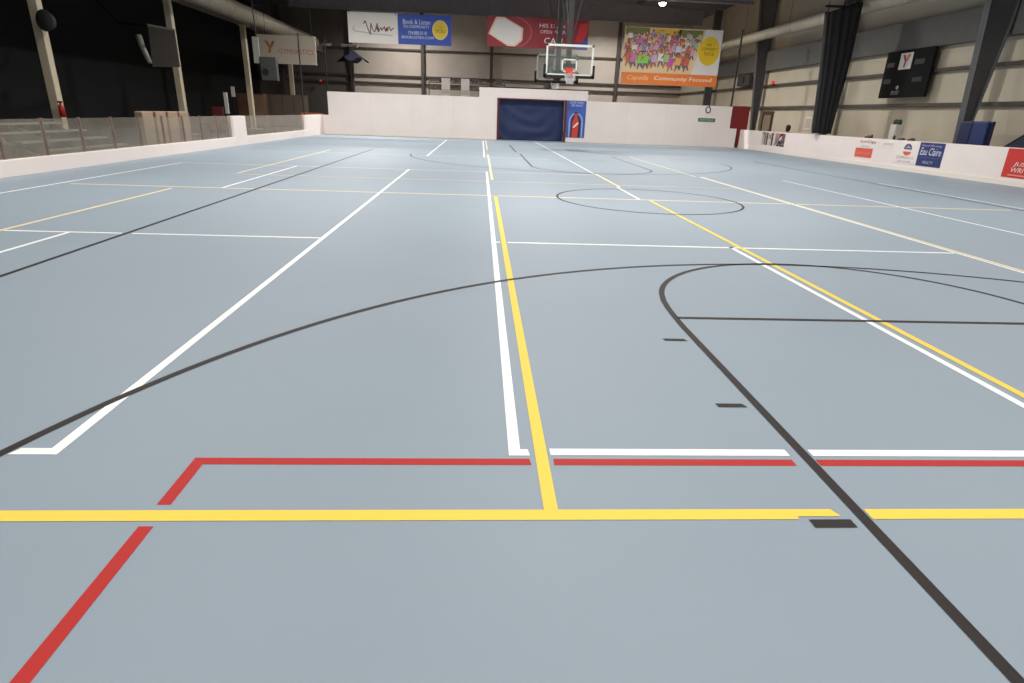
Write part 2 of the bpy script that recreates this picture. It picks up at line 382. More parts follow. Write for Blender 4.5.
RX = 15.7
t = thing('rink_board', (15.8, 12, 0), 'low white rink board with sponsor prints along the right side', 'rink board')
MB().box(RX, RX+.2, YB+.1, 31.9, 0, 1.06).box(RX, RX+.2, 34.7, 37.7, 0, 1.06).box(RX, RX+.2, 31.9, 34.7, 0, .34).box(RX, RX+.2, 31.9, 34.7, 1.0, 1.06).build('board_panel', WHITE, t)
MB().box(RX+.09, RX+.1, 31.9, 34.7, .34, 1.0).build('glass_pane', glassy('clear_gate_glass', (248,250,249), .04, (225,205,205), 1.2), t)
MB().box(RX-.02, RX, YB+.1, 37.7, 0, .14).build('kick_strip', _m['kick_cream'], t)
fR = onright(RX-.006)
def ad(y0, y1, z0, z1, m, label):
    y0 += .15; y1 += .15
    o = MB().box(RX-.012, RX-.001, y0, y1, z0, z1).build('sponsor_print', m, t); o['label'] = label; return o
f2 = lambda u, v, l=0: (RX-.014-.004*l, .15-u, v)
prd = mat('print_red', (206,54,46), .4); pnv = mat('print_navy', (44,52,104), .4); pwh = mat('print_white', (238,232,228), .45)
pbk = mat('print_black', (40,36,38), .45); pgr = mat('print_grey', (170,166,166), .5); pcoral = mat('print_coral', (226,92,72), .45)
a = ad(24.27, 25.42, .31, .66, pcoral, 'coral red print under the black and red lettering')
text('GREAT CLIPS', f2, -25.3, -24.4, .42, .52, 1, mat('print_pink', (240,150,130), .5), a, shear=.2)
a = ad(23.95, 25.35, .68, 1.0, WHITE, 'white print with red and black lettering')
text('Sport', f2, -25.2, -24.72, .84, .98, 1, prd, a); text('Clips', f2, -24.7, -24.15, .84, .98, 1, pbk, a)
text('haircuts', f2, -25.1, -24.5, .71, .78, 1, pgr, a)
a = ad(23.05, 23.75, .78, .97, WHITE, 'white print with faint grey lettering'); text('JOINT', f2, -23.65, -23.1, .82, .93, 1, pgr, a)
a = ad(21.72, 22.85, .26, 1.0, WHITE, 'white print with a striped round emblem over grey lettering')
e = MB(); e.use(pnv); e.poly([f2(-22.2+.22*math.cos(q*PI/10), .76+.2*math.sin(q*PI/10), 1) for q in range(11)])
e.use(pwh); rect(e, f2, -22.42, -21.98, .72, .76, 2); e.use(pcoral)
e.poly([f2(-22.2+.22*math.cos(q*PI/10), .68+.13*math.sin(q*PI/10), 1) for q in range(10, 21)])
e.use(pwh); [rect(e, f2, -22.34+.07*k, -22.31+.07*k, .80, .83+.04*(2-abs(k-2)), 2) for k in range(5)]
e.build('emblem', None, a)
text('COMPANY-R', f2, -22.75, -21.78, .42, .52, 1, pgr, a); text('EAU CLAIRE', f2, -22.6, -21.9, .3, .37, 1, pgr, a)
a = ad(20.38, 21.6, .25, 1.04, pnv, 'navy blue print with large script lettering')
pl = mat('print_lilac', (186,192,224), .5)
text('Good Morning', f2, -21.5, -20.5, .89, .98, 1, pl, a, shear=.3)
text('Eau Claire', f2, -21.5, -20.47, .62, .87, 1, mat('print_ivory', (226,228,240), .5), a, shear=.2)
text('PROPERTY GROUP', f2, -21.45, -20.5, .52, .56, 1, mat('print_dim', (100,108,160), .5), a); text('REALTY', f2, -21.25, -20.75, .34, .43, 1, pl, a)
a = ad(15.9, 17.78, .23, 1.04, prd, 'bright red print with white block lettering at the right edge')
text('JUST', f2, -17.45, -16.85, .53, .67, 1, pwh, a, shear=.2); text('WRITE', f2, -17.48, -16.75, .38, .51, 1, pwh, a, shear=.2)
rr = MB(); rect(rr, f2, -17.55, -16.1, .28, .32, 1); rr.build('underline', mat('print_salmon', (236,140,126), .5), a)

# red pad in the corner gap
t = thing('wall_pad', (15.7, 38.15, 0), 'dark red padded panel standing in the far right corner gap', 'pad')
MB().box(15.02, 16.28, 38.14, 38.28, 0, 2.36).build('cushion', mat('pad_red', (134,34,40), .55, var=.06), t, bevel=.03)
MB().box(15.0, 16.3, 38.28, 38.31, 0, 2.38).build('backing', BLACK, t)

# net poles
for x, y, z1, r, lab in ((15.05, 38.07, 6.4, .055, 'black net pole beside the red pad at the right corner'),
                         (-8.9, 38.2, 5.0, .03, 'thin dark pole at the left end of the far white board'),
                         (-9.46, 34.9, 4.9, .035, 'thin dark pole in front of the gymnastics sign')):
    t = thing('net_pole', (x, y, 0), lab, 'pole', 'net poles around the court')
    MB().tube([(x,y,0),(x,y,z1)], r, 10).build('pole', BLACK, t)
    MB().box(x-.06, x+.06, y-.06, y+.06, 0, .02).build('foot_plate', BLACK, t)
    MB().tube([(x,y,z1),(x,y,z1+.08)], r*1.4, 10).build('cap', BLACK, t)

# ================================================================== BANNERS (hang above the far board)
fB = onback(37.9)
def banner(x0, x1, z0, z1, m, label, name='banner'):
    t = thing(name, ((x0+x1)/2, 37.92, z0), label, 'banner')
    o = MB().box(x0, x1, 37.905, 37.93, z0, z1).build('sheet', m, t)
    for x in (x0+.1, x1-.1):
        MB().tube([(x,37.92,z1),(x,37.92,ceilz(x)-.03)], .008, 5).build('rope', GIRT, t)
        MB().tube([(x,37.9,z1-.07),(x,37.935,z1-.07)], .03, 8).build('grommet', DARKSTEEL, t)
    return t
t = banner(-7.47, -4.72, 4.93, 6.47, mat('banner_white', (240,232,222), .6), 'white banner with a handwritten style signature, left of the blue banner')
sig = [(-6.6,5.9),(-6.5,6.05),(-6.35,5.6),(-6.25,5.35),(-6.2,5.95),(-6.1,5.6),(-6.0,5.5),(-5.85,5.95),(-5.8,5.5),(-5.65,5.75),(-5.6,5.6),(-5.45,5.8),(-5.4,5.55),(-5.2,5.8),(-5.1,5.6),(-4.95,5.75)]
def stroke(t, pts, wd, m, fp, name='lettering'):
    s = MB()
    for (a, b), (c, d2) in zip(pts, pts[1:]):
        L = math.hypot(c-a, d2-b); nx_, ny_ = -(d2-b)/L*wd/2, (c-a)/L*wd/2
        s.poly([fp(a+nx_,b+ny_,1), fp(c+nx_,d2+ny_,1), fp(c-nx_,d2-ny_,1), fp(a-nx_,b-ny_,1)])
    return s.build(name, m, t)
stroke(t, sig, .055, mat('ink_grey', (116,100,96), .6), fB)
sw = [(-7.15,5.75),(-7.2,5.6),(-7.05,5.5),(-6.7,5.48),(-6.2,5.42),(-5.0,5.36)]
stroke(t, sw, .05, mat('ink_pale', (196,188,180), .6), fB, 'swoosh')
d_ = MB(); disc(d_, fB, -5.32, 5.66, .08, .09, 2); disc(d_, fB, -5.83, 5.68, .07, .11, 2); d_.build('red_dot', mat('ink_red', (150,50,50), .6), t)
blu = mat('banner_blue', (62,88,178), .55)
t = banner(-4.70, -1.72, 4.95, 6.47, blu, 'blue banner with white lettering and a yellow disc')
bw = mat('ink_white', (226,230,246), .55)
text('Book & Listen', fB, -4.42, -2.9, 5.98, 6.22, 1, bw, t); text('TO COMMUNITY', fB, -4.42, -2.95, 5.78, 5.93, 1, bw, t)
text('734.888.0110', fB, -4.15, -3.1, 5.46, 5.64, 1, bw, t); text('BOOKLISTEN.COM', fB, -4.5, -2.72, 5.25, 5.39, 1, bw, t)
d_ = MB(); d_.use(mat('ink_cream_yellow', (238,226,150), .55)); disc(d_, fB, -2.35, 5.74, .44, .5, 1); d_.use(mat('ink_yellow', (240,204,70), .55)); disc(d_, fB, -2.35, 5.74, .4, .45, 2); d_.build('yellow_disc', None, t)
text('THE', fB, -2.48, -2.2, 5.82, 5.92, 3, mat('ink_orange', (190,120,30), .55), t); text('YOU', fB, -2.62, -2.08, 5.58, 5.78, 3, mat('ink_olive', (120,96,30), .55), t)
rb = mat('banner_red', (150,36,44), .5, var=.08, scale=1)
t = banner(.28, 6.06, 5.04, 6.58, rb, 'long red banner with a tilted white card picture, behind the basketball hoop')
cardp = [(.78,6.54),(1.26,6.54),(2.33,6.02),(2.3,5.42),(2.12,5.22),(1.87,5.07),(1.44,5.1),(.36,5.68)]
c = MB(); c.use(mat('card_edge', (246,206,180), .5)); c.poly([fB(a_, b_, 1) for a_, b_ in cardp])
c.use(mat('card_white', (240,232,224), .5)); c.poly([fB(1.35+(a_-1.35)*.88, 5.8+(b_-5.8)*.88, 2) for a_, b_ in cardp])
c.use(rb); disc(c, fB, 2.16, 5.22, .07, .06, 3)
c.build('tilted_card', None, t)
sh = MB()
for q in range(9):
    a0, a1 = -1.2+q*.28, -1.2+(q+1)*.28
    sh.poly([fB(1.55+1.3*math.cos(a0), 5.8+.85*math.sin(a0), 1), fB(1.55+1.3*math.cos(a1), 5.8+.85*math.sin(a1), 1), fB(1.55+1.22*math.cos(a1), 5.8+.8*math.sin(a1), 1), fB(1.55+1.22*math.cos(a0), 5.8+.8*math.sin(a0), 1)])
sh.build('arc_mark', mat('ink_rose', (196,78,86), .5), t)
pk = mat('ink_pinkwhite', (244,220,222), .5)
text('HIS IS AN', fB, 3.25, 4.75, 6.1, 6.3, 1, pk, t); text('OPEN YOUR', fB, 3.3, 4.8, 5.8, 5.98, 1, pk, t); text('CALL', fB, 3.55, 4.75, 5.28, 5.6, 1, mat('ink_ivory', (250,240,236), .5), t)
c = MB(); c.use(mat('ink_scarlet', (206,52,56), .5)); c.poly([fB(5.3,5.4,1), fB(5.55,6.35,1), fB(6.06,6.45,1), fB(6.0,5.9,1), fB(5.75,5.42,1)])
c.use(blu); c.poly([fB(5.3,5.06,1), fB(6.05,5.06,1), fB(6.05,5.7,1), fB(5.7,5.38,1), fB(5.3,5.36,1)]); c.build('corner_picture', None, t)

# picture banner
t = banner(8.17, 13.85, 3.36, 6.36, mat('poster_peach', (240,206,160), .55), 'large picture banner of a crowd of colourful runners over an orange band', 'picture_banner')
c = MB(); random.seed(5)
pal = [('pc%d' % i, x) for i, x in enumerate([(214,104,84),(206,170,200),(150,144,186),(228,140,160),(170,200,130),(160,170,190),(226,214,220),(206,120,180),(236,180,110),(120,104,124),(196,100,90),(238,230,230)])]
skin = [mat('print_skin_a', (232,176,140), .55), mat('print_skin_b', (180,120,90), .55)]
hair = mat('print_hair', (84,58,50), .55); legm = mat('print_legs', (110,96,110), .55)
c.use(mat('print_gold', (230,180,40), .55)); c.poly([fB(9.6,5.75,1), fB(11.3,5.75,1), fB(11.45,6.3,1), fB(9.9,6.3,1)])
c.use(mat('print_treegreen', (120,120,60), .55)); rect(c, fB, 11.3, 12.7, 5.9, 6.3, 1); rect(c, fB, 8.2, 9.6, 5.95, 6.33, 1)
lay = 2
for row, (zf, n, sc) in enumerate(((5.62, 17, .75), (5.3, 17, .85), (4.9, 15, .95), (4.4, 12, 1.15))):
    lay0 = lay
    for i in range(n):
        lay = lay0 + 3*(i % 2)
        x = 8.35 + (12.7 - row*.2 - 8.35)*(i + random.uniform(.2,.8))/n; z = zf + random.uniform(-.14,.14); h = .62*sc
        if z - .05 < 3.98: z = 4.05
        c.use(legm if random.random() < .6 else skin[1])
        c.poly([fB(x-.09*sc,z+.22*h,lay), fB(x+.02,z+.22*h,lay), fB(x-.02-.06*sc,z-.25*h,lay), fB(x-.13*sc,z-.25*h,lay)])
        c.poly([fB(x,z+.22*h,lay), fB(x+.09*sc,z+.22*h,lay), fB(x+.16*sc,z-.1*h,lay), fB(x+.08*sc,z-.12*h,lay)])
        nm, cc = random.choice(pal)
        if row == 3 and i in (2, 3): cc = (140,216,80); nm = 'pc_lime'
        if row == 3 and i == 8: cc = (214,80,190); nm = 'pc_magenta'
        c.use(mat('print_'+nm, cc, .55)); c.poly([fB(x-.13*sc,z+.2*h,lay+1), fB(x+.13*sc,z+.2*h,lay+1), fB(x+.17*sc,z+.75*h,lay+1), fB(x-.17*sc,z+.75*h,lay+1)])
        c.use(random.choice(skin)); c.poly([fB(x-.17*sc,z+.72*h,lay+1), fB(x-.27*sc,z+.4*h,lay+1), fB(x-.21*sc,z+.38*h,lay+1), fB(x-.11*sc,z+.62*h,lay+1)])
        c.use(hair); disc(c, fB, x, z+.95*h, .1*sc, .11*sc, lay+1, 12); c.use(random.choice(skin)); disc(c, fB, x, z+.91*h, .075*sc, .09*sc, lay+2, 12)
    lay = lay0 + 6
c.build('crowd_picture', None, t)
c = MB(); c.use(mat('print_band_orange', (236,128,52), .5)); rect(c, fB, 8.17, 13.85, 3.36, 3.98, 30); c.build('orange_band', None, t)
pwt = mat('print_offwhite', (232,224,218), .55)
c = MB(); c.use(pwt); c.poly([fB(12.25,3.98,30), fB(13.85,3.98,30), fB(13.85,6.36,30), fB(12.85,6.36,30)]); c.build('white_field', None, t)
c = MB(); c.use(mat('print_sun', (236,196,40), .5)); disc(c, fB, 13.15, 5.25, .62, .76, 31, 32); c.build('yellow_disc', None, t)
for s_, u0, u1, v0, v1 in (('MY', 13.0, 13.3, 5.5, 5.64), ('COMMUNITY', 12.72, 13.6, 5.28, 5.44), ('FOCUS', 12.9, 13.45, 5.02, 5.2)):
    text(s_, fB, u0, u1, v0, v1, 32, mat('ink_brown', (96,66,20), .5), t)
wt2 = mat('ink_bright', (252,240,226), .5)
text('Capella', fB, 8.5, 9.75, 3.52, 3.84, 31, mat('ink_peach', (250,200,150), .5), t, shear=.35)
text('Community Focused', fB, 10.1, 13.55, 3.55, 3.83, 31, wt2, t, shear=.1)

# drink banner on the far board
fP = onback(37.775)
t = thing('wall_banner', (5.65, 37.79, .27), 'narrow blue upright banner with a red bottle picture, right of the doorway', 'banner')
MB().box(5.1, 6.22, 37.78, 37.8, .27, 2.33).build('sheet', mat('drink_blue', (66,92,170), .5, var=.25, scale=1.6), t)
c = MB(); c.use(mat('drink_glow', (150,180,226), .5))
for q in range(12):
    a0, a1 = PI*q/12, PI*(q+1)/12
    c.poly([fP(5.66+.42*math.cos(a0),1.2+.45*math.sin(a0),1), fP(5.66+.42*math.cos(a1),1.2+.45*math.sin(a1),1), fP(5.66+.34*math.cos(a1),1.2+.38*math.sin(a1),1), fP(5.66+.34*math.cos(a0),1.2+.38*math.sin(a0),1)])
rect(c, fP, 5.24, 5.32, .3, 1.2, 1); rect(c, fP, 6.0, 6.08, .3, 1.2, 1); c.build('glow_arch', None, t)
c = MB(); c.use(mat('drink_dark', (40,30,52), .5)); c.poly([fP(5.38,.27,2), fP(5.94,.27,2), fP(5.94,1.2,2), fP(5.8,1.5,2), fP(5.7,1.7,2), fP(5.6,1.7,2), fP(5.5,1.5,2), fP(5.38,1.2,2)])
c.use(mat('drink_red', (206,64,52), .5)); c.poly([fP(5.44,.27,3), fP(5.8,.27,3), fP(5.84,1.15,3), fP(5.74,1.45,3), fP(5.7,1.62,3), fP(5.6,1.62,3), fP(5.55,1.4,3), fP(5.44,1.15,3)])
c.use(pwh); c.poly([fP(5.48,.86,4), fP(5.56,.82,4), fP(5.82,1.06,4), fP(5.78,1.16,4), fP(5.6,.98,4)]); c.build('bottle_picture', None, t)
text('NOW WHAT', fP, 5.26, 6.1, 2.16, 2.28, 2, mat('drink_lettering', (196,214,240), .5), t); text('WE WANT', fP, 5.32, 6.02, 2.0, 2.12, 2, _m['drink_lettering'], t)

# gymnastics sign
t = thing('hanging_sign', (-11.26, 39, 3.74), 'cream sign with a red letter Y and red lettering hanging at the left', 'sign')
MB().box(-12.92, -9.6, 39, 39.05, 3.74, 5.25).build('panel', mat('sign_cream', (190,178,158), .6), t, bevel=.01)
for x in (-12.4, -9.8): MB().tube([(x,39.02,5.25),(x,39.02,ceilz(x))], .012, 6).build('cable', BLACK, t)
fG = onback(38.995); rs = mat('sign_red', (170,92,74), .6)
def ylogo(f, u, v, s, m1, m2, parent, l=1):
    c = MB(); c.use(m1); c.poly([f(u-.5*s,v+.5*s,l), f(u-.2*s,v+.5*s,l), f(u+.12*s,v-.02*s,l), f(u+.02*s,v-.5*s,l), f(u-.2*s,v-.5*s,l), f(u-.12*s,v-.05*s,l)])
    c.use(m2); c.poly([f(u+.2*s,v+.5*s,l+1), f(u+.5*s,v+.5*s,l+1), f(u+.18*s,v-.05*s,l+1), f(u+.02*s,v+.05*s,l+1)])
    return c.build('emblem', None, parent)
ylogo(fG, -12.2, 4.62, .62, mat('sign_orange', (176,104,66), .6), rs, t)
text('GYMNASTICS', fG, -11.7, -9.75, 4.28, 4.55, 1, rs, t)

# scoreboard
t = thing('scoreboard', (18.2, 27.3, 2.72), 'black scoreboard with a white square emblem high on the right side wall', 'scoreboard')
MB().box(18.18, 18.3, 25.78, 28.82, 2.72, 4.62).build('cabinet', mat('score_black', (20,20,20), .8, spec=.2), t, bevel=.02)
f3 = onright(18.175); c = MB(); rect(c, f3, -27.85, -27.05, 3.85, 4.5, 0); c.build('white_square', mat('score_white', (226,220,216), .5), t)
ylogo(f3, -27.45, 4.18, .5, mat('score_red', (176,46,48), .5), mat('score_orange', (206,110,60), .5), t)
pan = mat('score_digit', (40,39,40), .4)
for u0, u1, v0, v1 in ((-28.65,-28.15,3.98,4.16),(-26.85,-26.25,4.0,4.2),(-28.65,-28.15,3.3,3.5),(-26.75,-26.15,3.32,3.5)):
    c = MB(); rect(c, f3, u0, u1, v0, v1, 1); c.build('digit_window', pan, t)
text('SPORT', f3, -27.95, -27.4, 2.84, 3.0, 1, pgr, t); c = MB(); disc(c, f3, -27.6, 3.13, .1, .08, 1, 12); c.build('small_mark', pgr, t)
MB().box(18.3, 18.4, 26.2, 26.4, 2.8, 4.5).box(18.3, 18.4, 28.2, 28.4, 2.8, 4.5).build('mounting_bracket', GIRT, t)

# ================================================================== BASKETBALL HOOPS
HG = glassy('backboard_glass', (246,248,247), .05, (230,235,232))
rimm = mat('rim_orange_red', (214,72,48), .4); netm = mat('net_white', (230,226,222), .8)
padm = mat('pad_black', (20,20,22), .7); wfr = mat('backboard_white', (226,230,222), .5)
mast = mat('mast_dark', (58,56,52), .5, var=.1)
def hoop(y, s, lab):
    """s=-1: rim towards the camera"""
    x = CX; t = thing('basketball_hoop', (x, y, 2.9), lab, 'basketball hoop', 'ceiling hung basketball hoops')
    MB().box(x-.915, x+.915, y-.006, y+.006, 2.98, 4.05).build('backboard', HG, t)
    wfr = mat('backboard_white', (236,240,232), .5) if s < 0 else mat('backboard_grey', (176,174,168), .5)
    fm_ = MB(); yy0, yy1 = y-.03, y+.03
    fm_.box(x-.93, x-.86, yy0, yy1, 2.96, 4.07).box(x+.86, x+.93, yy0, yy1, 2.96, 4.07).box(x-.93, x+.93, yy0, yy1, 3.99, 4.07).box(x-.93, x+.93, yy0, yy1, 2.96, 3.02)
    fm_.build('backboard_frame', wfr, t)
    q = MB(); ys_ = (y+s*.012, y+s*.016); a, b = min(ys_), max(ys_)
    q.box(x-.305, x-.25, a, b, 3.1, 3.56).box(x+.25, x+.305, a, b, 3.1, 3.56).box(x-.305, x+.305, a, b, 3.51, 3.56).box(x-.305, x+.305, a, b, 3.1, 3.14).build('target_square', wfr, t)
    MB().box(x-1.0, x+1.0, y-.05, y+.05, 2.87, 2.97).box(x-1.01, x-.92, y-.05, y+.05, 2.87, 3.35).box(x+.92, x+1.01, y-.05, y+.05, 2.87, 3.35).build('edge_padding', padm, t)
    cy = y + s*.42
    r = MB().tube([(x+.23*math.cos(k*PI/12), cy+.23*math.sin(k*PI/12), 3.05) for k in range(24)], .018, 8, closed=True)
    r.box(x-.09, x+.09, min(y+s*.03, y+s*.2), max(y+s*.03, y+s*.2), 3.0, 3.06).box(x-.14, x+.14, min(y+s*.01,y+s*.04), max(y+s*.01,y+s*.04), 2.98, 3.24).build('rim', rimm, t)
    n_ = MB()
    for k in range(12):
        for sg in (1, -1):
            P = []
            for j in range(5):
                a = 2*PI*k/12 + sg*j*.26; rr = .225 - .02*j - (.015 if j > 2 else 0); P.append((x+rr*math.cos(a), cy+rr*math.sin(a), 3.04-.1*j))
            n_.tube(P, .006, 4)
    n_.build('net', netm, t)
    m_ = MB(); ym = y - s*.35
    m_.box(x-.1, x+.1, ym-.07, ym+.07, 3.1, 10.3); m_.build('mast', mast, t)
    MB().box(x-.25, x+.25, min(ym, y), max(ym, y), 3.25, 3.4).box(x-.2, x+.2, min(ym, y), max(ym, y), 3.05, 3.15).build('mount_bracket', mast, t)
    MB().tube([(x,ym-.14,3.05),(x,ym+.14,3.05)], .13, 14).build('winch_hub', padm, t)
    for dx in (-1, 1):
        MB().tube([(x+dx*.1,ym,4.3),(x+dx*1.3,ym,9.8)], .022, 8).build('brace', mast, t)
        MB().tube([(x+dx*.1,ym,5.2),(x+dx*.45,ym+.5,9.8)], .012, 8).build('thin_brace', mast, t)
    MB().tube([(x,ym,4.2),(x,ym-s*4.5,9.7)], .045, 8).build('rear_brace', mast, t)
    return t
hoop(25.6, -1, 'ceiling hung basketball hoop facing the camera, nearer of the two')
hoop(29.8, 1, 'ceiling hung basketball hoop facing away, behind the nearer one')

# folded side backboard and small gear on the left
t = thing('folded_backboard', (-13.6, 28.6, 2.7), 'grey backboard panel folded up on a dark arm in front of the second cream post', 'backboard')
gp = mat('panel_grey', (98,92,86), .6, var=.05); sl = mat('panel_edge', (150,148,142), .5)
MB().prism([(-13.97,28.7,2.83),(-12.84,28.7,2.87),(-12.84,28.7,4.3),(-13.9,28.7,4.43)], (0,.05,0)).build('panel', gp, t)
MB().prism([(-13.9,28.68,4.38),(-12.84,28.68,4.25),(-12.84,28.68,4.32),(-13.9,28.68,4.47)], (0,.09,0)).build('top_rail', sl, t)
MB().tube([(-13.8,28.9,4.4),(-15.5,29.6,4.55),(-17.0,30.4,5.8)], .06, 8).build('arm', BLACK, t)
MB().tube([(-14.15,28.9,3.0),(-14.5,29.2,3.6),(-14.7,29.4,4.05)], .09, 10, r2=.14).build('arm_sleeve', sl, t, smooth=True)
MB().prism([(-13.5,28.76,4.0),(-13.4,28.76,4.0),(-14.4,31.95,4.0),(-14.5,31.95,4.0)], (0,0,.12)).build('wall_bracket', BLACK, t)
t = thing('loudspeaker', (-14.0, 22.4, 3.5), 'round dark loudspeaker near the top of the nearest cream post', 'loudspeaker')
sp = MB(); k = 20
sp.rings([[(-14.02+r*math.cos(2*PI*j/k), y, 3.78+r*1.15*math.sin(2*PI*j/k)) for j in range(k)] for r, y in ((.1,22.75),(.2,22.6),(.28,22.35),(.26,22.33))]); sp.build('horn', mat('speaker_dark', (50,48,47), .7), t, smooth=True)
MB().box(-14.35, -14.05, 22.68, 22.74, 3.7, 3.8).build('bracket', BLACK, t)
t = thing('loudspeaker', (-11.0, 35, 2.9), 'square dark grey loudspeaker hanging over the lower corner of the gymnastics sign', 'loudspeaker')
MB().box(-11.55, -10.72, 35, 35.35, 2.68, 3.82).build('cabinet', mat('speaker_grey', (62,62,60), .7), t, bevel=.03)
MB().tube([(-11.3,34.98,3.1),(-11.3,35.02,3.1)], .16, 16).build('driver', BLACK, t)
MB().tube([(-11.62,35.1,3.9),(-11.75,35.1,ceilz(-11.75))], .03, 8).build('hanger_pole', BLACK, t)
MB().box(-11.85, -11.55, 35.05, 35.15, 3.5, 4.75).build('pale_bracket', mat('bracket_pale', (150,148,142), .5), t)
t = thing('fire_extinguisher', (-13.95, 22.6, .85), 'small red fire extinguisher on the nearest cream post above the clear panels', 'fire extinguisher')
MB().lathe(-14.22, 22.55, [(.01,.85),(.09,.87),(.09,1.2),(.04,1.27),(.03,1.32)], 14).build('cylinder', mat('ext_red', (176,38,30), .4), t, smooth=True)
MB().box(-14.27, -14.17, 22.48, 22.6, 1.32, 1.37).build('valve_handle', BLACK, t)
for i, (x, y, z, lab) in enumerate(((-13.3, 56, 3.95, 'small red glowing exit light on the dim far wall at the left'), (18.25, 40.0, 3.85, 'small red light on the side wall girt left of the black curtain'))):
    t = thing('exit_light', (x, y, z), lab, 'light')
    if i == 0: x, y, z = -14.42, 59.5, 3.66; t.location = (x, y, z)
    MB().lathe(x, y, [(.02,z-.11),(.09,z-.09),(.11,z),(.08,z+.09),(.02,z+.11)], 12).build('lens', mat('red_lens', (230,60,50), .4, emit=.35), t, smooth=True)
    MB().box(x-.08, x+.1, y-.08, y+.08, z-.16, z-.12).build('base', BLACK, t)

# bleacher, mats and furniture behind the left boards
alu = mat('aluminium', (170,176,170), .4, metal=.5)
t = thing('bleacher', (-11.8, 16.3, 0), 'low aluminium bleacher seen through the clear panels at the left', 'bleacher')
for k in range(4):
    MB().box(-10.6-.55*k, -10.3-.55*k, 15.5, 19.0, .25+.18*k, .29+.18*k).build('plank', alu, t)
for y in (15.7, 17.2, 18.8): MB().prism([(-10.3,y,0),(-12.3,y,0),(-12.3,y,.78),(-12.2,y,.78)], (0,.05,0)).build('frame', alu, t)
beige = mat('mat_beige', (158,136,116), .8, var=.1); dred = mat('mat_red', (96,34,36), .7)
for i in range(4):
    y = 20.35 + i*.83
    t = thing('gym_mat', (-10.6, y+.37, 0), ('beige upright gym mat with a dark red edge, %s of four' % ('nearest', 'second nearest', 'third nearest', 'farthest')[i]), 'gym mat', 'gym mats standing behind the left boards')
    MB().box(-10.7, -10.45, y, y+.66, 0, 1.17).build('pad', beige, t, bevel=.03)
    MB().box(-10.68, -10.47, y+.66, y+.76, 0, 1.12).build('red_edge', dred, t)
t = thing('mat_stack', (-11, 13, 0), 'low stack of grey padding behind the nearest clear panels', 'mat stack')
for k in range(4): MB().box(-12.2+.1*k, -10.2, 10.8, 14.1-.1*(k % 2), .02+.22*k, .22+.22*k).build('layer', mat('padding_%d' % (k % 2), ((112,106,100),(88,90,84))[k % 2], .8, var=.3, scale=4), t, bevel=.04)
wood = mat('cabinet_brown', (96,68,50), .6, var=.2, scale=3)
t = thing('wooden_cabinet', (-15.5, 44.5, 0), 'brown wooden cabinet in the dim hall behind the third cream post', 'cabinet')
MB().box(-16.4, -14.6, 44.2, 44.9, .1, 2.15).build('body', wood, t, bevel=.02); MB().box(-16.35, -15.52, 44.16, 44.2, .2, 2.07).build('door', wood, t); MB().box(-15.48, -14.65, 44.16, 44.2, .2, 2.07).build('door', mat('cabinet_tan', (128,104,84), .6), t)
MB().box(-16.3, -14.7, 44.25, 44.85, 0, .1).build('plinth', BLACK, t)
t = thing('wooden_cabinet', (-14.0, 47, 0), 'low taupe cabinet in the dim hall under the gymnastics sign', 'cabinet')
MB().box(-15.9, -12.6, 47, 47.8, .1, 2.2).build('body', mat('cabinet_taupe', (98,86,74), .7, var=.15), t, bevel=.02)
for k in range(4): MB().box(-15.85+.82*k, -15.1+.82*k, 46.96, 47, .2, 2.1).build('door', mat('cabinet_taupe_b', (104,92,80), .7), t)
MB().box(-15.8, -12.7, 47.05, 47.75, 0, .1).build('plinth', BLACK, t)
wp = mat('post_white', (214,212,208), .5)
for x, y, z0, z1, lab in ((-14.1, 36.5, 0, 2.05, 'short white stand behind the white gate of the left board'), (-14.3, 38.2, 0, 2.4, 'taller thin white stand behind the white gate of the left board')):
    t = thing('white_stand', (x, y, 0), lab, 'stand')
    MB().box(x-.09, x+.09, y-.05, y+.05, z1-1.1 if z1 < 2.2 else z1-.55, z1).build('panel', wp, t)
    MB().tube([(x,y,.03),(x,y,z1-.6)], .025, 8).build('pole', BLACK, t); MB().box(x-.25, x+.25, y-.25, y+.25, 0, .03).build('base', BLACK, t)
t = thing('red_bench', (-14.0, 34.8, 0), 'small dark red bench back beyond the left boards', 'bench')
MB().box(-14.3, -13.7, 34.9, 35.0, .5, 1.3).build('backrest', dred, t, bevel=.02); MB().box(-14.3, -13.7, 34.4, 34.9, .42, .5).build('seat', dred, t)
for x in (-14.27, -13.78): MB().box(x, x+.05, 34.45, 34.95, 0, .42).build('leg', BLACK, t)
t = thing('orange_barrier', (-8.9, 41, 0), 'low orange barrier just behind the left end of the far board', 'barrier')
MB().box(-10.9, -9.6, 39.4, 39.5, .2, 1.12).build('panel', mat('barrier_orange', (190,106,60), .6), t, bevel=.02); 
for x in (-10.8, -9.75): MB().box(x-.04, x+.04, 39.2, 39.7, 0, .2).build('foot', BLACK, t)

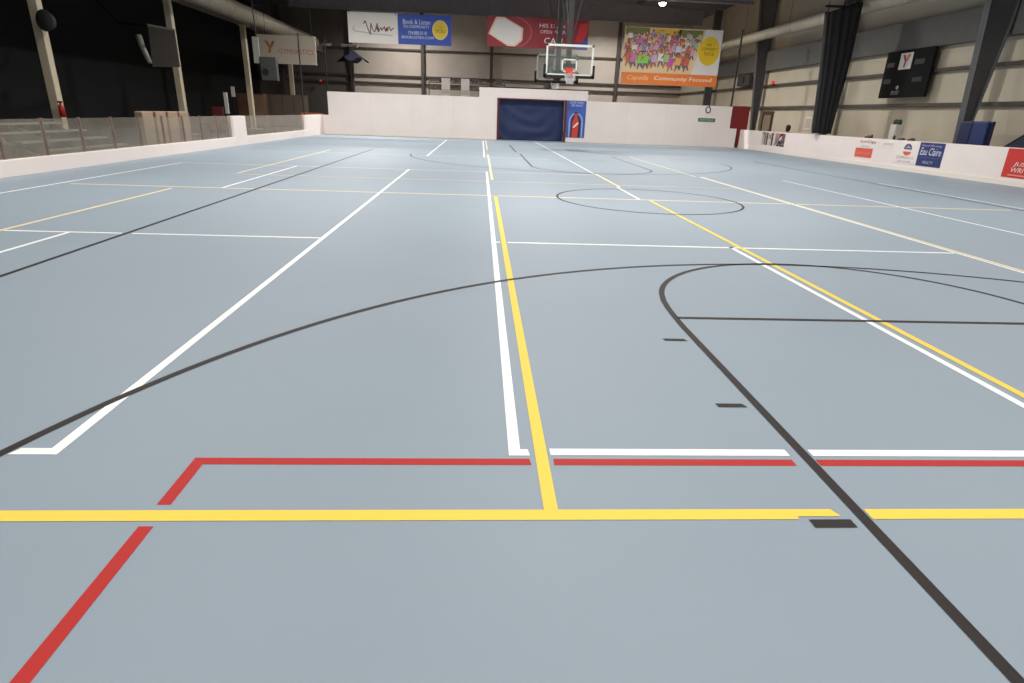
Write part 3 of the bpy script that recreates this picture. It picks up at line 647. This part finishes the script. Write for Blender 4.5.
# dark draped stand and strip lights at the far left
t = thing('draped_stand', (-11.2, 56.5, 0), 'dark navy cloth drooping from a tall pole against the far wall at the left', 'draped stand')
dn = mat('drape_navy', (52,54,74), .8); mb = MB(); n = 40; R = []
for k in range(7):
    q = k/6; ring = []
    for j in range(n):
        a = 2*PI*j/n; lobe = 1 + .45*abs(math.cos(2*a+.4))**2*q; r = (.08 + 1.15*q)*lobe*.8
        ring.append((-10.9 + r*math.cos(a), 56.5 + r*.7*math.sin(a), 6.0 - .75*q**1.3 - .18*q*math.cos(4*a)))
    R.append(ring)
mb.rings(R).build('cloth', dn, t, smooth=True)
MB().tube([(-10.95,56.5,0),(-10.95,56.5,5.95)], .1, 10).build('pole', GIRT, t); MB().box(-11.3, -10.6, 56.1, 56.9, 0, .05).build('foot', BLACK, t)
for x0, x1, lab in ((-13.25, -12.5, 'short pale strip light left of the draped stand'), (-11.7, -10.3, 'longer pale strip light above the draped stand')):
    t = thing('strip_light', ((x0+x1)/2, 56, 6.3), lab, 'light', 'strip lights at the far left')
    MB().box(x0, x1, 55.9, 56.1, 6.33, 6.42).build('housing', mat('strip_white', (220,216,206), .5), t); MB().box(x0+.05, x1-.05, 55.93, 56.07, 6.22, 6.33).build('diffuser', mat('strip_diff', (230,226,214), .5), t)
    for x in (x0+.1, x1-.1): MB().tube([(x,56,6.42),(x,56,ceilz(x))], .01, 5).build('hanger', BLACK, t)

# ------------------------------------------------------------------ gathered black divider curtain
t = thing('divider_curtain', (15.9, 28.9, 1.1), 'tall gathered black divider curtain hanging by the right board', 'curtain')
mb = MB(); n = 96; R = []
for k in range(25):
    q = k/24; z = 1.12 + q*5.2
    e = q**.8
    xl = 15.47 + (14.93-15.47)*e + .08*math.sin(q*3.1); xr = 16.33 + (16.55-16.33)*min(1, q*1.6)
    cx_, hw = (xl+xr)/2, (xr-xl)/2; ring = []
    for j in range(n):
        a = 2*PI*j/n; fold = 1 + .13*math.sin(a*13 + q*1.2) + .06*math.sin(a*7+1+q*2)
        ring.append((cx_ + hw*math.cos(a)*min(1.04, fold if abs(math.cos(a)) < .9 else 1), 28.9 + .3*fold*math.sin(a), z + (.26*(math.cos(a)) if q > .98 else 0)))
    R.append(ring)
bkc = mat('curtain_black', (30,29,31), .75, var=.2, scale=3)
mb.rings(R).build('cloth', bkc, t, smooth=True)
for x in (15.1, 15.75, 16.4): MB().tube([(x,28.9,6.1),(x,28.9,ceilz(x))], .02, 6).build('hanging_strap', BLACK, t)
MB().box(14.95, 16.5, 28.85, 28.95, 6.3, 6.38).build('top_bar', BLACK, t)

# ------------------------------------------------------------------ things behind the right boards
t = thing('folded_mat', (17.4, 21.5, 0), 'navy blue folded gym mat standing upright at the foot of the right column', 'gym mat')
nb = mat('mat_navy', (34,52,104), .5, var=.08); nb2 = mat('mat_navy_dark', (28,40,78), .5)
MB().box(17.3, 17.42, 20.95, 21.62, 0, 1.78).build('panel', nb, t, bevel=.03); MB().box(17.3, 17.42, 21.64, 22.2, 0, 1.78).build('panel', nb2, t, bevel=.03)
MB().box(17.43, 17.55, 20.9, 22.15, 0, 1.8).build('rear_panel', nb2, t, bevel=.03)
t = thing('wedge_mat', (17.3, 18.8, 0), 'dark navy wedge mat rising at the very right edge above the red print', 'gym mat')
MB().prism([(17.2,19.9,0),(17.2,17.6,0),(17.2,17.6,2.0),(17.2,18.3,2.0),(17.2,19.9,1.0)], (.5,0,0)).build('wedge', mat('wedge_navy', (36,40,62), .6), t, bevel=.03)
MB().prism([(17.19,19.95,1.0),(17.19,18.3,2.04),(17.19,18.3,2.0),(17.19,19.9,.97)], (.52,0,0)).build('top_seam', BLACK, t)
t = thing('water_cooler', (17.5, 26, 0), 'white water cooler with dark green lids behind the right board', 'water cooler')
MB().box(17.35, 17.7, 25.82, 26.2, 0, 1.62).build('body', mat('cooler_white', (222,218,208), .5), t, bevel=.04)
grn = mat('lid_green', (46,74,54), .5)
for y in (25.9, 26.12): MB().lathe(17.52, y, [(.09,1.62),(.1,1.7),(.09,1.78),(.03,1.82)], 14).build('lid', grn, t, smooth=True)
MB().box(17.3, 17.35, 25.95, 26.05, .9, 1.0).build('tap', BLACK, t)
bd = mat('bottle_dark', (58,44,42), .5)
for y, h, lab in ((25.05, .1, 'dark low bundle on the right board above the coral print'), (24.85, .14, 'dark small bottle on the right board next to the low bundle'),
                  (23.45, .16, 'dark bottle on the right board left of the water cooler'), (22.95, .08, 'dark flat bundle on the right board under the water cooler'),
                  (22.4, .1, 'dark small bundle on the right board right of the water cooler')):
    t = thing('bottle' if h > .12 else 'glove', (RX+.1, y, 1.06), lab, 'bottle' if h > .12 else 'glove')
    if h > .12:
        MB().lathe(RX+.1, y, [(.04,1.06),(.045,1.08),(.045,1.06+h*.7),(.02,1.06+h*.85)], 12).build('body', bd, t, smooth=True); MB().lathe(RX+.1, y, [(.022,1.06+h*.85),(.022,1.06+h)], 10).build('cap', BLACK, t)
    else:
        MB().rings([[(RX+.1+.06*math.cos(a*PI/6)*s, y+.16*math.sin(a*PI/6)*s, z) for a in range(12)] for s, z in ((.8,1.06),(1,1.06+h*.4),(.75,1.06+h*.8),(.3,1.06+h))]).build('palm', bd, t, smooth=True)
        MB().rings([[(RX+.1+.05*math.cos(a*PI/6)*s, y+.2+.06*math.sin(a*PI/6)*s, z) for a in range(12)] for s, z in ((.8,1.06),(1,1.06+h*.3),(.4,1.06+h*.6))]).build('cuff', BLACK, t, smooth=True)
t = thing('notice', (18.55, 35.6, 1.3), 'small pale notice sheet on the side wall left of the black curtain', 'notice')
MB().box(18.565, 18.595, 35.0, 35.75, 1.2, 1.9).build('sheet', mat('paper', (226,216,200), .6), t); MB().box(18.555, 18.565, 35.1, 35.65, 1.3, 1.8).build('print', mat('paper_print', (196,184,168), .6), t)
# black rack by the gate
t = thing('equipment_rack', (16.0, 34.3, 0), 'narrow black framed rack standing behind the clear gate of the right board', 'rack')
r = MB()
for y in (33.95, 34.6): r.tube([(16.0,y,0),(16.0,y,1.04)], .04, 8)
r.build('upright', BLACK, t)
MB().tube([(16.0,33.95,.12),(16.0,34.6,.12)], .03, 8).build('lower_rail', BLACK, t); MB().tube([(16.0,33.95,.6),(16.0,34.6,1.0)], .02, 6).build('cross_brace', mat('brace_grey', (120,120,118), .5), t)
MB().tube([(16.0,34.6,.6),(16.0,33.95,1.0)], .02, 6).build('cross_brace', _m['brace_grey'], t)

# ------------------------------------------------------------------ rack of gear above the far board
t = thing('storage_rack', (-.8, 39.2, 0), 'open storage rack with two dark shelves rising behind the far white board', 'rack')
for z in (2.72, 3.1): MB().box(-3.15, 1.45, 38.9, 39.5, z-.03, z).build('shelf', GIRT, t)
for x in (-3.1, -.9, 1.4): MB().box(x-.03, x+.03, 38.95, 39.0, 0, 3.4 if x > 0 else 3.1).build('upright', GIRT, t)
for x0, lab in ((-2.25, 'pale grey board standing on the storage rack, left one of two'), (-1.1, 'pale grey board standing on the storage rack, right one of two')):
    t = thing('pale_board', (x0, 38.8, 2.0), lab, 'board', 'pale boards on the storage rack')
    MB().box(x0-.1, x0+.4, 38.78, 38.84, 0, 3.32).build('panel', mat('pale_board', (196,186,178), .6), t); MB().box(x0-.06, x0+.36, 38.76, 38.78, 2.45, 2.7).build('printed_patch', mat('patch_grey', (164,156,150), .6), t)
spots = [(-3.0,3.1,.2,1),(-2.8,3.1,.22,1),(-2.6,3.1,.24,1),(-2.42,3.1,.2,0),(-1.68,3.1,.34,1),(-1.5,3.1,.25,0),(-1.33,3.1,.28,1),(-.5,3.1,.28,0),(-.3,3.1,.28,0),(.0,3.1,.16,1),(.2,3.1,.16,1),(.95,3.1,.3,0),(1.15,3.1,.28,0),
         (-2.95,2.72,.22,0),(-2.72,2.72,.2,0),(-2.5,2.72,.2,0),(-.45,2.72,.2,0),(-.2,2.72,.24,0)]
gb = mat('gear_brown', (112,96,86), .7); gd = mat('gear_dark', (70,66,72), .7)
names = ['first', 'second', 'third', 'fourth', 'fifth', 'sixth', 'seventh', 'eighth', 'ninth', 'tenth', 'eleventh', 'twelfth', 'last']
ks = 0; kc = {0: 0, 1: 0, 2: 0}
for x, z, h, kd in spots:
    if kd:
        t = thing('cone_stack', (x, 39.15, z), '%s brown cone stack from the left on the upper shelf of the rack' % names[kc[1]].capitalize(), 'cone stack', 'cones on the storage rack'); kc[1] += 1
        MB().lathe(x, 39.15, [(.07,z),(.07,z+.02),(.045,z+.03),(.012,z+h)], 10).build('cone', gb, t); MB().box(x-.08, x+.08, 39.07, 39.23, z, z+.015).build('base', gb, t)
    else:
        q = 0 if z > 3 else 2
        t = thing('storage_bin', (x, 39.2, z), '%s dark storage bin from the left on the %s shelf of the rack' % (names[kc[q]].capitalize(), 'upper' if q == 0 else 'lower'), 'bin', 'bins on the storage rack'); kc[q] += 1
        MB().prism([(x-.07,39.05,z),(x+.07,39.05,z),(x+.09,39.05,z+h),(x-.09,39.05,z+h)], (0,.3,0)).build('body', gd if q == 0 else gb, t); MB().box(x-.1, x+.1, 39.03, 39.37, z+h, z+h+.02).build('lid', gd, t)

# ------------------------------------------------------------------ seated person behind the clear gate
def person():
    t = thing('person', (16.55, 34.050, 0), 'person with dark hair in a dusty red top and jeans sitting behind the clear gate', 'person')
    def skin(name, verts, edges, rad, m, root=0, sub=2):
        off = t.location
        me = bpy.data.meshes.new(name); me.from_pydata([tuple(Vector(v)-off) for v in verts], edges, [])
        o = bpy.data.objects.new(name, me); COL.objects.link(o); o.parent = t
        md = o.modifiers.new('skin', 'SKIN'); sv = me.skin_vertices[0].data if me.skin_vertices else None
        if sv is None:
            bpy.context.view_layer.objects.active = o
        for i, r in enumerate(rad):
            me.skin_vertices[0].data[i].radius = (r, r) if not isinstance(r, tuple) else r
        me.skin_vertices[0].data[root].use_root = True
        ss = o.modifiers.new('sub', 'SUBSURF'); ss.levels = sub; ss.render_levels = sub
        me.materials.append(m)
        return o
    # facing +Y (away from camera side), hips at (16.55,33.650)
    X = 16.55
    V = [(X,33.650,.55),(X,33.670,.75),(X,33.600,.98),(X,33.570,1.08),(X,33.550,1.17),(X,33.530,1.3),     # pelvis..head
         (X-.19,33.610,1.0),(X-.25,33.800,.78),(X-.17,34.030,.7),(X-.13,34.110,.7),
         (X+.19,33.610,1.0),(X+.25,33.800,.78),(X+.17,34.030,.7),(X+.13,34.110,.7),
         (X-.1,33.700,.52),(X-.12,34.110,.52),(X-.12,34.170,.1),(X-.12,34.310,.05),
         (X+.1,33.700,.52),(X+.12,34.110,.52),(X+.12,34.170,.1),(X+.12,34.310,.05)]
    E_ = [(0,1),(1,2),(2,3),(3,4),(4,5),(2,6),(6,7),(7,8),(8,9),(2,10),(10,11),(11,12),(12,13),(0,14),(14,15),(15,16),(16,17),(0,18),(18,19),(19,20),(20,21)]
    Rr = [.14,.13,.14,.055,.07,.09,.06,.045,.032,.035,.06,.045,.032,.035,.09,.065,.045,.035,.09,.065,.045,.035]
    return t, skin, V, E_, Rr, X
t, skinf, V, E_, Rr, PX = person()
try:
    sk = mat('skin_tone', (206,156,130), .5)
    def mk(name, idx, rad, m, sub=2):
        mp = {k: i for i, k in enumerate(idx)}
        vs = [V[k] for k in idx]; es = [(mp[a], mp[b]) for a, b in E_ if a in mp and b in mp]
        me = bpy.data.meshes.new(name); me.from_pydata([tuple(Vector(v)-t.location) for v in vs], es, [])
        o = bpy.data.objects.new(name, me); COL.objects.link(o); o.parent = t
        o.modifiers.new('skin', 'SKIN')
        if not me.skin_vertices: 
            me.attributes.new('skin', 'FLOAT', 'POINT')
        for i, k in enumerate(idx):
            me.skin_vertices[0].data[i].radius = (rad[i], rad[i])
        me.skin_vertices[0].data[0].use_root = True
        ss = o.modifiers.new('sub', 'SUBSURF'); ss.levels = sub; ss.render_levels = sub
        me.materials.append(m); return o
    mk('body', list(range(22)), Rr, sk)
    idx = [0,1,2,6,7,8,10,11,12]; mk('shirt', idx, [.155,.15,.16,.08,.065,.05,.08,.065,.05], mat('shirt_dusty_red', (176,84,92), .8))
    idx = [0,14,15,16,18,19,20]; mk('jeans', idx, [.165,.11,.085,.06,.11,.085,.06], mat('jeans_grey_blue', (92,98,118), .8))
except Exception as ex:
    print('PERSON', ex)
h = MB(); h.rings([[(PX + r*math.cos(2*PI*j/16), 33.490 + r*1.1*math.sin(2*PI*j/16), z) for j in range(16)] for r, z in ((.06,1.1),(.11,1.16),(.125,1.26),(.118,1.36),(.08,1.42),(.02,1.44))])
h.build('hair', mat('hair_dark', (38,28,28), .6), t, smooth=True)
f = MB(); 
for dx in (-.035, .035): f.tube([(PX+dx,33.625,1.29),(PX+dx,33.635,1.29)], .012, 8)
f.build('eyes', BLACK, t)
b = thing('bench', (16.6, 33.5, 0), 'low pale bench behind the clear gate that the person sits on', 'bench')
MB().box(16.35, 16.8, 32.6, 33.95, .38, .44).build('seat', wp, b)
for y in (32.7, 33.85): MB().box(16.4, 16.75, y-.03, y+.03, 0, .38).build('leg', BLACK, b)
t = thing('low_partition', (17.4, 34, 0), 'low pale pink-white partition behind the person at the clear gate', 'partition')
MB().box(17.3, 17.38, 31.2, 37.6, 0, 1.02).build('panel', WHITE, t, bevel=.01)
for y in (31.3, 34.4, 37.5): MB().box(17.38, 17.5, y-.05, y+.05, 0, 1.0).build('post', WHITE, t)
t = thing('loudspeaker', (18.4, 44.5, 3.7), 'dark box loudspeaker on the side wall girt beside the net pole', 'loudspeaker')
MB().box(18.1, 18.36, 43.4, 45.4, 3.82, 4.55).build('cabinet', mat('speaker_grey', (62,62,60), .7), t, bevel=.03)
MB().tube([(18.1,44.4,4.2),(18.07,44.4,4.2)], .22, 16).build('driver', BLACK, t)
t = thing('towel', (16.12, 33.65, 0), 'pink cloth hung over a low rail beside the seated person', 'cloth')
MB().box(16.1, 16.14, 33.45, 33.85, .4, 1.12).build('drape', mat('towel_pink', (226,176,176), .8), t, bevel=.01); MB().tube([(16.12,33.45,0),(16.12,33.45,.6)], .015, 6).tube([(16.12,33.85,0),(16.12,33.85,.6)], .015, 6).build('stand', BLACK, t)

# ================================================================== LIGHTS
lens = mat('lamp_lens', (255,250,240), .4, emit=26, emitc=(255,248,236))
for x, col in ((-6.6, 'left'), (2.0, 'middle'), (10.8, 'right')):
    for i, y in enumerate((-8.0, 1.0, 11.0, 21.0, 31.0, 40.35, 55.5)):
        lz = 9.15 if y > 50 else 8.0  # the farthest pair is added, hidden by the beam, to brighten the gable wall
        if x == 2.0 and y > 38: continue
        watt = 520 if y > 50 else 900 if y > 35 else {-6.6: (340, 340, 400, 520, 680), 2.0: (240, 290, 500, 520, 520), 10.8: (300, 320, 380, 450, 520)}[x][i]
        t = thing('high_bay_lamp', (x, y, lz), 'round lamp, %s row of the roof, %s' % (col, ['behind the camera','above the camera','third from the back','fourth from the back','fifth from the back','sixth from the back, near the top edge','farthest, added unseen behind the last roof beam'][i]), 'lamp', 'high bay lamps')
        MB().lathe(x, y, [(.06,lz+.45),(.1,lz+.4),(.12,lz+.2),(.24,lz+.08),(.25,lz),(.22,lz)], 20).build('housing', DARKSTEEL, t, smooth=True)
        MB().lathe(x, y, [(.20,lz+.005),(.2,lz-.03),(.16,lz-.1),(.09,lz-.15),(.02,lz-.17)], 20).build('lens', lens, t)
        MB().tube([(x,y,lz+.45),(x,y,ceilz(x))], .012, 6).build('hanger', BLACK, t)
        ld = bpy.data.lights.new('lamp', 'AREA'); ld.shape = 'DISK'; ld.size = .5; ld.energy = watt; ld.color = (1.0, .97, .93); ld.spread = math.radians(165)
        lo = bpy.data.objects.new('lamp_light', ld); COL.objects.link(lo); lo.parent = t; lo.location = (0, 0, -.2)
wd = bpy.data.worlds.new('w'); S.world = wd; wd.use_nodes = True
wd.node_tree.nodes['Background'].inputs[0].default_value = (.05, .05, .055, 1)

# ================================================================== CAMERA
cd = bpy.data.cameras.new('camera'); cam = bpy.data.objects.new('camera', cd); COL.objects.link(cam); S.camera = cam
cd.sensor_fit = 'HORIZONTAL'; cd.sensor_width = 36; cd.lens = 598.935/1024*36; cd.clip_end = 300
r_ = Vector((0.998238, -0.048598, 0.034035)); u_ = Vector((-0.014466, 0.35698, 0.934)); f_ = Vector((0.05754, 0.932847, -0.355648))
M = Matrix((r_, u_, -f_)).transposed().to_4x4(); M.translation = Vector((0, 0, 1.5)); cam.matrix_world = M
vs = S.view_settings; vs.view_transform = 'Standard'; vs.look = 'None'; vs.gamma = 1; vs.use_curve_mapping = False; vs.exposure = -0.1
